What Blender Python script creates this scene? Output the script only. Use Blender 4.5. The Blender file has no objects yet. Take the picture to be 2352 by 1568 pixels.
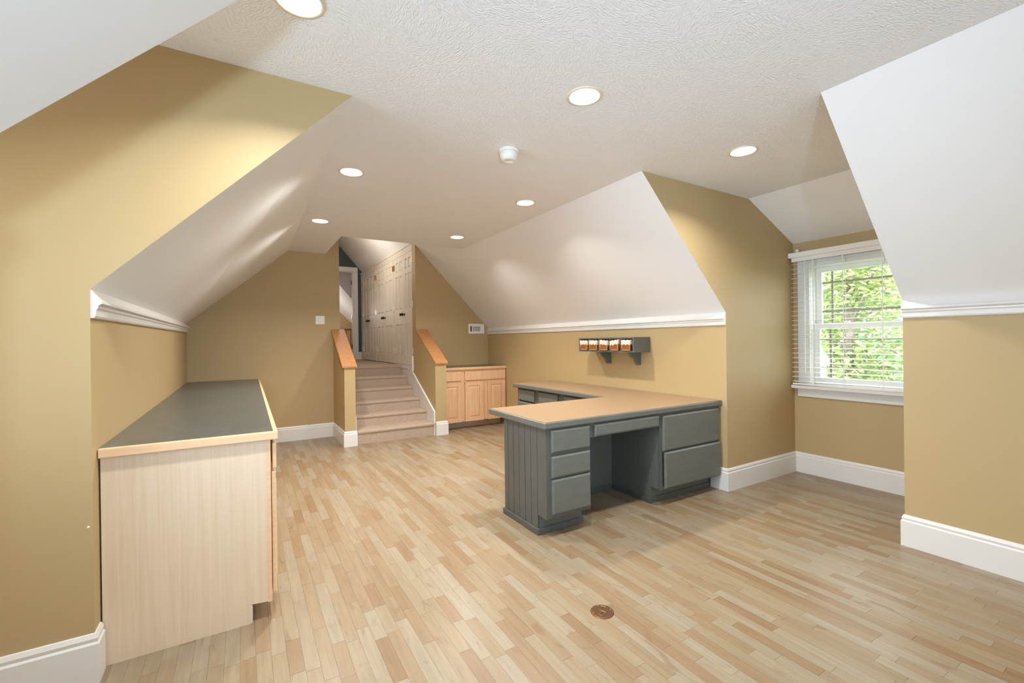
import bpy, bmesh, math, random
from mathutils import Vector, Matrix
from mathutils.geometry import tessellate_polygon
random.seed(7)
SC = bpy.context.scene
COL = SC.collection
PI = math.pi

# ------------------------------------------------------------------ camera
CAM_H = 1.36
YAW, PITCH, ROLL, FPX = -.5408, -.002, -.0125, 1022.69
FW, FH = 2352, 1568
fwd = Vector((-math.sin(YAW)*math.cos(PITCH), math.cos(YAW)*math.cos(PITCH), math.sin(PITCH)))
rgt = Vector((math.cos(YAW), math.sin(YAW), 0)); up = rgt.cross(fwd)
rgt, up = rgt*math.cos(ROLL)+up*math.sin(ROLL), up*math.cos(ROLL)-rgt*math.sin(ROLL)
cam_data = bpy.data.cameras.new('camera')
cam_data.sensor_fit = 'HORIZONTAL'; cam_data.sensor_width = 36
cam_data.lens = FPX/FW*36; cam_data.clip_start = .02; cam_data.clip_end = 300
cam = bpy.data.objects.new('camera', cam_data); COL.objects.link(cam)
M4 = Matrix((rgt, up, -fwd)).transposed().to_4x4(); M4.translation = (0, 0, CAM_H)
cam.matrix_world = M4
SC.camera = cam
def project(p):
    q = Vector(p)-Vector((0, 0, CAM_H)); z = q.dot(fwd)
    if z < .05: return None
    return FW/2+FPX*q.dot(rgt)/z, FH/2-FPX*q.dot(up)/z, z

# ------------------------------------------------------------------ world, sun, lights, exposure
w = bpy.data.worlds.new('sky'); SC.world = w; w.use_nodes = True
wn = w.node_tree.nodes; wl = w.node_tree.links
LIGHT = {   # strength and colour of each light
    'sky': (5.5, (.86, .94, 1)), 'sun': (3.4, (1, .95, .86)),
    'flash': (17, (.60, .82, 1)), 'ceiling_fill': (225, (.54, .77, 1)),
    'lamp': (16.5, (1, .985, .91)), 'gable': (8, (.70, .86, 1)), 'dormer': (9, (.72, .88, 1)),
    'hall': (23, (1, .95, .87)), 'far_room': (26, (1, .96, .9)),
}
wn['Background'].inputs[0].default_value = (*LIGHT['sky'][1], 1)
wn['Background'].inputs[1].default_value = LIGHT['sky'][0]
def lamp(name, kind, loc, key, rot=(0, 0, 0), **kw):
    d = bpy.data.lights.new(name, kind); d.energy, d.color = LIGHT[key]
    for k, v in kw.items(): setattr(d, k, v)
    o = bpy.data.objects.new(name, d); COL.objects.link(o); o.location = loc; o.rotation_euler = rot
    return o
lamp('sun', 'SUN', (10, -5, 12), 'sun', (math.radians(38), math.radians(-14), 0), angle=.01)
# the photographer's flash beside the camera, and an added fill spot low behind it, tilted up to brighten the ceiling
lamp('camera_flash', 'POINT', (.21, -.35, 1.77), 'flash', shadow_soft_size=.07)
fill_rot = Vector((.30, .88, .46)).to_track_quat('-Z', 'Y').to_euler()
lamp('ceiling_fill_spot', 'SPOT', (-.10, -1.2, 1.13), 'ceiling_fill', fill_rot, shadow_soft_size=.07, spot_size=math.radians(100), spot_blend=1)
lamp('gable_window_daylight', 'AREA', (1.575, -2.36, 1.45), 'gable', (PI/2, 0, 0), shape='RECTANGLE', size=1.2, size_y=1.3)
lamp('dormer_window_daylight', 'AREA', (-1.63, 1.78, 1.47), 'dormer', (0, -PI/2, 0), shape='RECTANGLE', size=1.15, size_y=.9, spread=1.1)
def portal(name, loc, rot, sx, sy):
    o = lamp(name, 'AREA', loc, 'sky', rot, shape='RECTANGLE', size=sx, size_y=sy)
    o.data.cycles.is_portal = True
    return o
SC.view_settings.view_transform = 'Standard'
SC.view_settings.look = 'None'
SC.view_settings.gamma = 1
SC.view_settings.use_curve_mapping = False
SC.view_settings.exposure = 0.36
SC.cycles.use_denoising = True
SC.cycles.max_bounces = 8
SC.cycles.adaptive_threshold = .05
SC.cycles.diffuse_bounces = 6
SC.cycles.sample_clamp_indirect = 6

# ------------------------------------------------------------------ materials
def s2l(c):
    return tuple(((x/255)/12.92 if x/255 <= .04045 else ((x/255+.055)/1.055)**2.4) for x in c)
def mat_base(name):
    m = bpy.data.materials.new(name); m.use_nodes = True
    nt = m.node_tree; b = nt.nodes['Principled BSDF']
    return m, nt, b
def N(nt, t, **kw):
    n = nt.nodes.new(t)
    for k, v in kw.items():
        if k in n.inputs.keys() if isinstance(k, str) else False: n.inputs[k].default_value = v
        else: setattr(n, k, v)
    return n
def paint(name, rgb, rough=.5, var=.03, vscale=3, bump=0, bscale=300, spec=.5, metal=0):
    m, nt, b = mat_base(name)
    L = nt.links
    geo = N(nt, 'ShaderNodeNewGeometry')
    nz = N(nt, 'ShaderNodeTexNoise'); nz.inputs['Scale'].default_value = vscale; nz.inputs['Detail'].default_value = 3
    L.new(geo.outputs['Position'], nz.inputs['Vector'])
    c = s2l(rgb)
    mx = N(nt, 'ShaderNodeMix', data_type='RGBA')
    mx.inputs[6].default_value = (*[x*(1-var) for x in c], 1); mx.inputs[7].default_value = (*[min(1, x*(1+var)) for x in c], 1)
    L.new(nz.outputs['Fac'], mx.inputs[0]); L.new(mx.outputs[2], b.inputs['Base Color'])
    b.inputs['Roughness'].default_value = rough; b.inputs['Metallic'].default_value = metal
    b.inputs['Specular IOR Level'].default_value = spec
    if bump:
        n2 = N(nt, 'ShaderNodeTexNoise'); n2.inputs['Scale'].default_value = bscale; n2.inputs['Detail'].default_value = 2
        L.new(geo.outputs['Position'], n2.inputs['Vector'])
        bp = N(nt, 'ShaderNodeBump'); bp.inputs['Strength'].default_value = bump; bp.inputs['Distance'].default_value = .002
        L.new(n2.outputs['Fac'], bp.inputs['Height']); L.new(bp.outputs['Normal'], b.inputs['Normal'])
    return m
def wood(name, rgb, rgb2, rough=.4, scale=(40, 40, 3), dist=1.2, spec=.5, streak=.5, rnd=False, bump=.05):
    m, nt, b = mat_base(name); L = nt.links
    geo = N(nt, 'ShaderNodeNewGeometry')
    mp = N(nt, 'ShaderNodeMapping'); mp.inputs['Scale'].default_value = scale
    L.new(geo.outputs['Position'], mp.inputs['Vector'])
    vec = mp.outputs['Vector']
    nz = N(nt, 'ShaderNodeTexNoise'); nz.inputs['Scale'].default_value = 1; nz.inputs['Detail'].default_value = 5; nz.inputs['Distortion'].default_value = dist
    L.new(vec, nz.inputs['Vector'])
    rp = N(nt, 'ShaderNodeValToRGB')
    rp.color_ramp.elements[0].position = .3; rp.color_ramp.elements[1].position = .3+streak*.8
    rp.color_ramp.elements[0].color = (*s2l(rgb2), 1); rp.color_ramp.elements[1].color = (*s2l(rgb), 1)
    L.new(nz.outputs['Fac'], rp.inputs['Fac']); L.new(rp.outputs['Color'], b.inputs['Base Color'])
    b.inputs['Roughness'].default_value = rough; b.inputs['Specular IOR Level'].default_value = spec
    if bump:
        bp = N(nt, 'ShaderNodeBump'); bp.inputs['Strength'].default_value = bump; bp.inputs['Distance'].default_value = .002
        L.new(nz.outputs['Fac'], bp.inputs['Height']); L.new(bp.outputs['Normal'], b.inputs['Normal'])
    return m
def emit(name, rgb, strength):
    m, nt, b = mat_base(name)
    b.inputs['Base Color'].default_value = (.9, .9, .9, 1)
    b.inputs['Emission Color'].default_value = (*rgb, 1); b.inputs['Emission Strength'].default_value = strength
    return m
def floor_material():
    m, nt, b = mat_base('maple_laminate'); L = nt.links
    geo = N(nt, 'ShaderNodeNewGeometry'); oi = N(nt, 'ShaderNodeObjectInfo')
    ad = N(nt, 'ShaderNodeMath', operation='ADD'); L.new(geo.outputs['Random Per Island'], ad.inputs[0]); L.new(oi.outputs['Random'], ad.inputs[1])
    fr = N(nt, 'ShaderNodeMath', operation='FRACT'); L.new(ad.outputs[0], fr.inputs[0])
    rp = N(nt, 'ShaderNodeValToRGB'); e = rp.color_ramp.elements
    e[0].position = 0; e[0].color = (*s2l(FLOOR_C[0]), 1); e[1].position = 1; e[1].color = (*s2l(FLOOR_C[3]), 1)
    for p, c in ((.35, FLOOR_C[1]), (.72, FLOOR_C[2])):
        q = e.new(p); q.color = (*s2l(c), 1)
    L.new(fr.outputs[0], rp.inputs['Fac'])
    # grain coordinates shifted per strip
    sc = N(nt, 'ShaderNodeMath', operation='MULTIPLY'); L.new(fr.outputs[0], sc.inputs[0]); sc.inputs[1].default_value = 37
    cb = N(nt, 'ShaderNodeCombineXYZ'); L.new(sc.outputs[0], cb.inputs[2]); L.new(sc.outputs[0], cb.inputs[1])
    va = N(nt, 'ShaderNodeVectorMath', operation='ADD'); L.new(geo.outputs['Position'], va.inputs[0]); L.new(cb.outputs[0], va.inputs[1])
    mp = N(nt, 'ShaderNodeMapping'); mp.inputs['Scale'].default_value = (45, 3.2, 3); L.new(va.outputs[0], mp.inputs['Vector'])
    nz = N(nt, 'ShaderNodeTexNoise'); nz.inputs['Scale'].default_value = 1; nz.inputs['Detail'].default_value = 5; nz.inputs['Distortion'].default_value = .8
    L.new(mp.outputs['Vector'], nz.inputs['Vector'])
    gr = N(nt, 'ShaderNodeMapRange'); gr.inputs[1].default_value = .3; gr.inputs[2].default_value = .72; gr.inputs[3].default_value = 1.07; gr.inputs[4].default_value = .86
    L.new(nz.outputs['Fac'], gr.inputs[0])
    mp2 = N(nt, 'ShaderNodeMapping'); mp2.inputs['Scale'].default_value = (16, 4.5, 3); L.new(va.outputs[0], mp2.inputs['Vector'])
    n2 = N(nt, 'ShaderNodeTexNoise'); n2.inputs['Scale'].default_value = 1; n2.inputs['Detail'].default_value = 3; n2.inputs['Distortion'].default_value = 1.5
    L.new(mp2.outputs['Vector'], n2.inputs['Vector'])
    kr = N(nt, 'ShaderNodeMapRange'); kr.inputs[1].default_value = .60; kr.inputs[2].default_value = .76; kr.inputs[3].default_value = 0; kr.inputs[4].default_value = .6
    L.new(n2.outputs['Fac'], kr.inputs[0])
    mul = N(nt, 'ShaderNodeVectorMath', operation='SCALE'); L.new(rp.outputs['Color'], mul.inputs[0]); L.new(gr.outputs[0], mul.inputs['Scale'])
    mx = N(nt, 'ShaderNodeMix', data_type='RGBA'); L.new(kr.outputs[0], mx.inputs[0]); L.new(mul.outputs[0], mx.inputs[6]); mx.inputs[7].default_value = (*s2l((116, 86, 60)), 1)
    L.new(mx.outputs[2], b.inputs['Base Color'])
    b.inputs['Roughness'].default_value = .33; b.inputs['Specular IOR Level'].default_value = .45
    return m
FLOOR_C = ((152, 139, 120), (148, 132, 109), (144, 123, 97), (136, 110, 83))

WALL = paint('tan_wall_paint', (184, 160, 117), .55, .012, 2, .12, 500)
CEIL = paint('white_slope_paint', (241, 240, 241), .6, .01, 2, .08, 400)
def ceiling_material():
    m, nt, b = mat_base('brushed_ceiling_texture'); L = nt.links
    b.inputs['Base Color'].default_value = (*s2l((240, 239, 240)), 1); b.inputs['Roughness'].default_value = .55
    geo = N(nt, 'ShaderNodeNewGeometry')
    vo = N(nt, 'ShaderNodeTexVoronoi'); vo.inputs['Scale'].default_value = 5; L.new(geo.outputs['Position'], vo.inputs['Vector'])
    rot = N(nt, 'ShaderNodeVectorRotate', rotation_type='Z_AXIS'); L.new(geo.outputs['Position'], rot.inputs['Vector'])
    an = N(nt, 'ShaderNodeMath', operation='MULTIPLY'); an.inputs[1].default_value = 6.28; L.new(vo.outputs['Color'], an.inputs[0]); L.new(an.outputs[0], rot.inputs['Angle'])
    mp = N(nt, 'ShaderNodeMapping'); mp.inputs['Scale'].default_value = (130, 45, 60); L.new(rot.outputs[0], mp.inputs['Vector'])
    nz = N(nt, 'ShaderNodeTexNoise'); nz.inputs['Scale'].default_value = 1; nz.inputs['Detail'].default_value = 3; nz.inputs['Distortion'].default_value = .6
    L.new(mp.outputs['Vector'], nz.inputs['Vector'])
    bp = N(nt, 'ShaderNodeBump'); bp.inputs['Strength'].default_value = 1.0; bp.inputs['Distance'].default_value = .006
    L.new(nz.outputs['Fac'], bp.inputs['Height']); L.new(bp.outputs['Normal'], b.inputs['Normal'])
    return m
CEILT = ceiling_material()
TRIM = paint('white_trim_paint', (226, 224, 222), .32, .006)
HALLW = paint('white_door_paint', (232, 226, 216), .45, .006)
TEAL = paint('dark_teal_paint', (66, 74, 73), .5, .02)
FLOORM = floor_material()
SUBF = paint('floor_substrate', (150, 115, 80), .7)
GREY = wood('grey_washed_paint', (92, 95, 92), (82, 85, 82), .38, (60, 60, 5), .6, streak=.6)
GREYH = wood('grey_washed_paint_horizontal', (111, 113, 107), (98, 101, 96), .38, (8, 8, 50), .5, streak=.8)
GREYD = paint('grey_paint', (98, 101, 96), .45, .04, 6)
MAPLE = wood('pale_maple_panel', (232, 216, 194), (222, 199, 172), .42, (70, 70, 2.2), .5, streak=.7)
EDGE = wood('maple_edging', (238, 206, 170), (229, 190, 150), .35, (5, 60, 60), .5, streak=.6)
CAB2 = wood('maple_cabinet_front', (240, 200, 162), (226, 180, 138), .36, (40, 40, 3), .7, streak=.6)
OAK = wood('golden_oak_cap', (200, 144, 96), (178, 120, 74), .32, (90, 3, 40), .4, streak=.5)
DTOP = wood('peach_laminate', (159, 132, 102), (152, 123, 94), .35, (10, 60, 10), .3, streak=.8, bump=0)
def counter_material(name, a, c, d):
    m, nt, b = mat_base(name); L = nt.links
    geo = N(nt, 'ShaderNodeNewGeometry')
    mp = N(nt, 'ShaderNodeMapping'); mp.inputs['Scale'].default_value = (9, 70, 10); L.new(geo.outputs['Position'], mp.inputs['Vector'])
    nz = N(nt, 'ShaderNodeTexNoise'); nz.inputs['Scale'].default_value = 1; nz.inputs['Detail'].default_value = 6; nz.inputs['Distortion'].default_value = .7
    L.new(mp.outputs['Vector'], nz.inputs['Vector'])
    rp = N(nt, 'ShaderNodeValToRGB'); e = rp.color_ramp.elements
    e[0].position = .3; e[0].color = (*s2l(a), 1); e[1].position = .62; e[1].color = (*s2l(c), 1)
    q = e.new(.8); q.color = (*s2l(d), 1)
    L.new(nz.outputs['Fac'], rp.inputs['Fac']); L.new(rp.outputs['Color'], b.inputs['Base Color'])
    b.inputs['Roughness'].default_value = .3
    return m
COUNTER = counter_material('slate_laminate', (77, 79, 76), (92, 94, 90), (146, 144, 141))
COUNTER2 = counter_material('green_slate_laminate', (92, 90, 66), (112, 108, 82), (130, 124, 98))
def carpet_material(rgb):
    m = paint('beige_carpet', rgb, .95, .34, 110, 1.0, 260, .1)
    return m
CARPET = carpet_material((182, 162, 145))
BRONZE = paint('dark_bronze', (58, 46, 36), .35, .05, 10, metal=.8)
BRASS = paint('aged_brass', (122, 88, 62), .38, .12, 40, metal=.75)
GOLD = paint('brass_hinge', (190, 150, 90), .35, metal=.8)
PLASTIC = paint('white_plastic', (240, 238, 232), .3, .004)
DARKP = paint('dark_slot', (45, 45, 45), .6)
MUNTIN = paint('grey_grille_bars', (150, 140, 134), .5)
BLIND = paint('white_blind_slat', (240, 238, 234), .4, .004)
RING = paint('downlight_trim_enamel', (226, 210, 184), .4, .01)
GLOW = emit('downlight_lens_glow', (1, .93, .82), 9)
LINER = paint('cream_cotton_liner', (216, 204, 190), .85, .06, 40, .4, 180)
def wicker_material():
    m, nt, b = mat_base('brown_wicker'); L = nt.links
    geo = N(nt, 'ShaderNodeNewGeometry')
    wv = N(nt, 'ShaderNodeTexWave', bands_direction='Y'); wv.inputs['Scale'].default_value = 25; wv.inputs['Distortion'].default_value = 1.5; wv.inputs['Detail'].default_value = 2
    L.new(geo.outputs['Position'], wv.inputs['Vector'])
    rp = N(nt, 'ShaderNodeValToRGB'); e = rp.color_ramp.elements
    e[0].color = (*s2l((92, 46, 16)), 1); e[1].color = (*s2l((182, 112, 50)), 1)
    L.new(wv.outputs['Fac'], rp.inputs['Fac']); L.new(rp.outputs['Color'], b.inputs['Base Color'])
    bp = N(nt, 'ShaderNodeBump'); bp.inputs['Strength'].default_value = .6; bp.inputs['Distance'].default_value = .003
    L.new(wv.outputs['Fac'], bp.inputs['Height']); L.new(bp.outputs['Normal'], b.inputs['Normal'])
    b.inputs['Roughness'].default_value = .6
    return m
WICKER = wicker_material()
WICKRIM = paint('light_wicker_rim', (214, 150, 88), .55, .08, 60)
def glass_material():
    m = bpy.data.materials.new('window_glass'); m.use_nodes = True
    nt = m.node_tree; nt.nodes.clear()
    o = nt.nodes.new('ShaderNodeOutputMaterial'); t = nt.nodes.new('ShaderNodeBsdfTransparent'); g = nt.nodes.new('ShaderNodeBsdfGlossy')
    g.inputs['Roughness'].default_value = .02
    t.inputs[0].default_value = (.97, .98, .98, 1)
    mx = nt.nodes.new('ShaderNodeMixShader'); mx.inputs[0].default_value = .05
    nt.links.new(t.outputs[0], mx.inputs[1]); nt.links.new(g.outputs[0], mx.inputs[2]); nt.links.new(mx.outputs[0], o.inputs[0])
    return m
GLASS = glass_material()
def leaf_material(name, a, c):
    m, nt, b = mat_base(name); L = nt.links
    geo = N(nt, 'ShaderNodeNewGeometry')
    rp = N(nt, 'ShaderNodeValToRGB'); e = rp.color_ramp.elements
    e[0].color = (*s2l(a), 1); e[1].color = (*s2l(c), 1)
    L.new(geo.outputs['Random Per Island'], rp.inputs['Fac']); L.new(rp.outputs['Color'], b.inputs['Base Color'])
    b.inputs['Roughness'].default_value = .45
    tr = nt.nodes.new('ShaderNodeBsdfTranslucent'); L.new(rp.outputs['Color'], tr.inputs[0])
    mx = nt.nodes.new('ShaderNodeMixShader'); mx.inputs[0].default_value = .4
    o = nt.nodes['Material Output']
    L.new(b.outputs[0], mx.inputs[1]); L.new(tr.outputs[0], mx.inputs[2]); L.new(mx.outputs[0], o.inputs[0])
    return m
LEAF = [leaf_material('bright_leaf', (142, 165, 98), (212, 218, 160)), leaf_material('deep_leaf', (84, 114, 80), (146, 172, 118))]
BARK = wood('bark', (160, 148, 138), (120, 108, 98), .9, (8, 8, 2))
GRASS = paint('lawn', (98, 130, 62), .9, .3, 4)
SIDING = paint('white_siding', (240, 240, 238), .6, .01)
SHINGLE = paint('grey_shingle', (120, 116, 112), .9, .2, 12)

# ------------------------------------------------------------------ mesh helpers
class MB:
    def __init__(s): s.v = []; s.f = []
    def add(s, vs, fs):
        n = len(s.v); s.v += [tuple(v) for v in vs]; s.f += [tuple(i+n for i in f) for f in fs]; return s
    def box(s, x0, x1, y0, y1, z0, z1):
        return s.add([(x0, y0, z0), (x1, y0, z0), (x1, y1, z0), (x0, y1, z0), (x0, y0, z1), (x1, y0, z1), (x1, y1, z1), (x0, y1, z1)],
                     [(0, 3, 2, 1), (4, 5, 6, 7), (0, 1, 5, 4), (1, 2, 6, 5), (2, 3, 7, 6), (3, 0, 4, 7)])
    def hexa(s, b, t):   # four bottom and four top corners
        return s.add(list(b)+list(t), [(0, 3, 2, 1), (4, 5, 6, 7), (0, 1, 5, 4), (1, 2, 6, 5), (2, 3, 7, 6), (3, 0, 4, 7)])
    def quad(s, *p): return s.add(p, [tuple(range(len(p)))])
    def prism(s, poly, axis, a0, a1):
        i = 'xyz'.index(axis)
        def P(u, v, a):
            q = [u, v]; q.insert(i, a); return tuple(q)
        n = len(poly)
        vs = [P(u, v, a0) for u, v in poly]+[P(u, v, a1) for u, v in poly]
        tri = tessellate_polygon([[Vector((u, v, 0)) for u, v in poly]])
        fs = [tuple(t) for t in tri]+[tuple(x+n for x in reversed(t)) for t in tri]
        fs += [(k, (k+1) % n, (k+1) % n+n, k+n) for k in range(n)]
        return s.add(vs, fs)
    def sweep(s, path, prof, caps=True):   # profile (out, dz), out to the right of the path in plan, mitred
        n = len(path); m = len(prof); vs = []
        for i, p in enumerate(path):
            p = Vector(p)
            d0 = (p-Vector(path[i-1])) if i > 0 else None
            d1 = (Vector(path[i+1])-p) if i < n-1 else None
            ns = []
            for d in (d0, d1):
                if d is not None:
                    d = Vector((d.x, d.y, 0)).normalized(); ns.append(Vector((d.y, -d.x, 0)))
            if len(ns) == 2:
                b = (ns[0]+ns[1]); b = b/(b.dot(ns[0]))
            else: b = ns[0]
            for o, dz in prof: vs.append((p.x+b.x*o, p.y+b.y*o, p.z+dz))
        fs = [(i*m+j, (i+1)*m+j, (i+1)*m+(j+1) % m, i*m+(j+1) % m) for i in range(n-1) for j in range(m)]
        if caps:
            tri = tessellate_polygon([[Vector((o, z, 0)) for o, z in prof]])
            fs += [tuple(t) for t in tri]+[tuple(x+(n-1)*m for x in reversed(t)) for t in tri]
        return s.add(vs, fs)
    def lathe(s, c, prof, n=24, axis='z'):
        vs = []; fs = []; m = len(prof)
        for k in range(n):
            a = 2*PI*k/n
            for r, h in prof:
                q = (r*math.cos(a), r*math.sin(a), h)
                if axis == 'x': q = (h, r*math.cos(a), r*math.sin(a))
                if axis == 'y': q = (r*math.cos(a), h, r*math.sin(a))
                vs.append((c[0]+q[0], c[1]+q[1], c[2]+q[2]))
        for k in range(n):
            for j in range(m-1):
                fs.append((k*m+j, ((k+1) % n)*m+j, ((k+1) % n)*m+j+1, k*m+j+1))
        return s.add(vs, fs)
    def tube(s, p0, p1, r, n=8):
        p0 = Vector(p0); p1 = Vector(p1); d = (p1-p0).normalized()
        a = d.orthogonal().normalized(); b = d.cross(a)
        vs = [tuple(p+a*r*math.cos(2*PI*k/n)+b*r*math.sin(2*PI*k/n)) for p in (p0, p1) for k in range(n)]
        fs = [(k, (k+1) % n, (k+1) % n+n, k+n) for k in range(n)]+[tuple(range(n)), tuple(range(2*n-1, n-1, -1))]
        return s.add(vs, fs)
    def mesh(s, name, off=(0, 0, 0), bevel=0, smooth=False, recalc=True):
        me = bpy.data.meshes.new(name)
        me.from_pydata([(x-off[0], y-off[1], z-off[2]) for x, y, z in s.v], [], s.f)
        if recalc or bevel:
            bm = bmesh.new(); bm.from_mesh(me)
            bmesh.ops.remove_doubles(bm, verts=bm.verts, dist=1e-6)
            bmesh.ops.recalc_face_normals(bm, faces=bm.faces)
            if bevel:
                ed = [e for e in bm.edges if len(e.link_faces) == 2 and e.calc_face_angle(0) > .5]
                bmesh.ops.bevel(bm, geom=ed, offset=bevel, segments=2, affect='EDGES', clamp_overlap=True, profile=.5)
            bm.to_mesh(me); bm.free()
        if smooth: me.polygons.foreach_set('use_smooth', [True]*len(me.polygons))
        me.update(); return me
OFF = {}
def build(mb, name, mat, parent=None, bevel=0, smooth=False, loc=None, label=None, recalc=True):
    off = OFF[parent.name] if parent is not None else (loc or (0, 0, 0))
    me = mb.mesh(name, off, bevel, smooth, recalc); me.materials.append(mat)
    o = bpy.data.objects.new(name, me); COL.objects.link(o)
    if parent is not None: o.parent = parent
    elif loc: o.location = loc
    OFF[o.name] = off
    if label: o['label'] = label
    return o
def struct(mb, name, mat, **kw):
    o = build(mb, name, mat, **kw)
    if o.parent is None: o['kind'] = 'structure'
    return o
def empty(name, loc, kind=None):
    o = bpy.data.objects.new(name, None); COL.objects.link(o); o.location = loc; o.empty_display_size = .1
    OFF[o.name] = tuple(loc)
    if kind: o['kind'] = kind
    return o
def thing(name, label, cat, loc, group=None):
    return tag(empty(name, loc), label, cat, group)
def tag(o, label, cat, group=None):
    o['label'] = label; o['category'] = cat
    if group: o['group'] = group
    return o
def copy_tree(o, parent=None):
    c = o.copy(); COL.objects.link(c); c.parent = parent
    OFF[c.name] = OFF[o.name]
    for ch in o.children: copy_tree(ch, c)
    return c

# ------------------------------------------------------------------ room measures (metres)
ZC = 2.6506                      # flat ceiling
XL, XR = -.534, 3.665            # knee walls
XLF = -.626                      # left knee wall at far end
ZK = 1.588; ZKF = 1.625          # knee wall tops
CL, CLF, CR = .50, .537, 2.627   # creases
YB, YF = -2.4, 6.92              # back gable, far wall
DN, DF = 1.172, 2.41             # dormer cheeks
DFL = 2.42
XW, XWL = 4.80, -1.67            # dormer window walls
DXR, DXL = 4.03, -.90            # where the dormer ceilings start to slope
ZW = 2.307
NX, NY = 1.02, 5.69              # stairwell notch
OX0, OX1 = 1.204, 2.36          # opening in far wall
ZL = .958                        # landing

# ---- ceiling with round holes for the lamp cans
LIGHTS = [(.19, 1.845), (1.56, 1.82), (2.97, 1.81), (.707, 3.505), (2.27, 3.505), (.698, 5.07), (2.27, 5.07)]
HOLE_R = .079
def flat(name, poly, holes, z, mat):
    rings = [[Vector((x, y, 0)) for x, y in poly]]
    for hx, hy in holes:
        rings.append([Vector((hx+HOLE_R*math.cos(-2*PI*k/24), hy+HOLE_R*math.sin(-2*PI*k/24), 0)) for k in range(24)])
    tri = tessellate_polygon(rings)
    vs = [(v.x, v.y, z) for r in rings for v in r]
    return struct(MB().add(vs, [tuple(t) for t in tri]), name, mat, recalc=False)
cpoly = [(CL, YB), (CR, YB), (CR, DN), (DXR, DN), (DXR, DF), (CR, DF), (CR, NY), (NX, NY), (NX, YF), (CLF, YF), (CL, DFL), (DXL, DFL), (DXL, DN), (CL, DN)]
flat('ceiling', cpoly, LIGHTS, ZC, CEILT)
struct(MB().quad((CL, DFL, ZC), (CLF, YF, ZC), (XLF, YF, ZKF), (XL, DFL, ZK)).quad((CL, YB, ZC), (CL, DN, ZC), (XL, DN, ZK), (XL, YB, ZK)), 'ceiling_slope_left', CEIL, recalc=False)
WELLX = 1.02; WELLZ = ZC+(CR-WELLX)*(ZC-ZK)/(XR-CR)
struct(MB().quad((CR, DF, ZC), (CR, YF, ZC), (XR, YF, ZK), (XR, DF, ZK)).quad((CR, NY, ZC), (CR, YF, ZC), (WELLX, YF, WELLZ), (WELLX, NY, WELLZ))
       .quad((CR, YB, ZC), (CR, DN, ZC), (XR, DN, ZK), (XR, YB, ZK)), 'ceiling_slope_right', CEIL, recalc=False)
struct(MB().quad((DXR, DN, ZC), (DXR, DF, ZC), (XW, DF, ZW), (XW, DN, ZW)), 'ceiling_dormer_right', CEIL)
struct(MB().quad((DXL, DN, ZC), (DXL, DFL, ZC), (XWL, DFL, ZW), (XWL, DN, ZW)), 'ceiling_dormer_left', CEIL)
struct(MB().quad((NX, NY, ZC), (CR, NY, ZC), (NX, NY, WELLZ)), 'wall_stairwell_front', CEIL)
struct(MB().quad((NX, NY, ZC), (NX, YF, ZC), (NX, YF, WELLZ), (NX, NY, WELLZ)), 'wall_stairwell_left', WALL)

# ---- walls
struct(MB().quad((XL, DFL, 0), (XLF, YF, 0), (XLF, YF, ZKF), (XL, DFL, ZK)).quad((XL, YB, 0), (XL, DN, 0), (XL, DN, ZK), (XL, YB, ZK)), 'wall_left', WALL, recalc=False)
struct(MB().quad((XR, DF, 0), (XR, YF, 0), (XR, YF, ZK), (XR, DF, ZK)).quad((XR, YB, 0), (XR, DN, 0), (XR, DN, ZK), (XR, YB, ZK)), 'wall_right', WALL, recalc=False)
def wall_hole(name, axis, a, u0, u1, v0, v1, hu0, hu1, hv0, hv1, mat, tops=None):
    mb = MB()
    def P(u, v): return (a, u, v) if axis == 'x' else (u, a, v)
    mb.quad(P(u0, v0), P(u1, v0), P(u1, hv0), P(u0, hv0)); mb.quad(P(u0, hv1), P(u1, hv1), P(u1, v1), P(u0, v1))
    mb.quad(P(u0, hv0), P(hu0, hv0), P(hu0, hv1), P(u0, hv1)); mb.quad(P(hu1, hv0), P(u1, hv0), P(u1, hv1), P(hu1, hv1))
    return struct(mb, name, mat)
# window opening in the dormer walls
WY0, WY1, WZ0, WZ1 = 1.30, 2.262, .88, 2.06
wall_hole('wall_dormer_right', 'x', XW, DN, DF, 0, ZW, WY0, WY1, WZ0, WZ1, WALL)
wall_hole('wall_dormer_left', 'x', XWL, DN, DFL, 0, ZW, WY0, WY1, WZ0, WZ1, WALL)
for nm, y in (('wall_cheek_right_far', DF), ('wall_cheek_right_near', DN)):
    struct(MB().add([(XR, y, 0), (XW, y, 0), (XW, y, ZW), (DXR, y, ZC), (CR, y, ZC), (XR, y, ZK)], [(0, 1, 2, 5), (5, 2, 3, 4)]), nm, WALL, recalc=False)
for nm, y in (('wall_cheek_left_far', DFL), ('wall_cheek_left_near', DN)):
    struct(MB().add([(XL, y, 0), (XWL, y, 0), (XWL, y, ZW), (DXL, y, ZC), (CL, y, ZC), (XL, y, ZK)], [(0, 1, 2, 5), (5, 2, 3, 4)]), nm, WALL, recalc=False)
# far wall, left and right of the stair opening
struct(MB().add([(XLF, YF, 0), (OX0, YF, 0), (OX0, YF, ZC), (CLF, YF, ZC), (XLF, YF, ZKF)], [(0, 1, 2, 3, 4)])
       .quad((NX, YF, ZC), (OX0, YF, ZC), (OX0, YF, 4.3), (NX, YF, 4.3)), 'wall_far_left', WALL, recalc=False)
JY = 7.09
struct(MB().add([(OX1, YF, 0), (XR, YF, 0), (XR, YF, ZK), (OX1, YF, 2.95)], [(0, 1, 2, 3)])
       .quad((OX1, YF, 0), (OX1, JY, 0), (OX1, JY, 3.04), (OX1, YF, 2.95)), 'wall_far_right', WALL, recalc=False)
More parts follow.
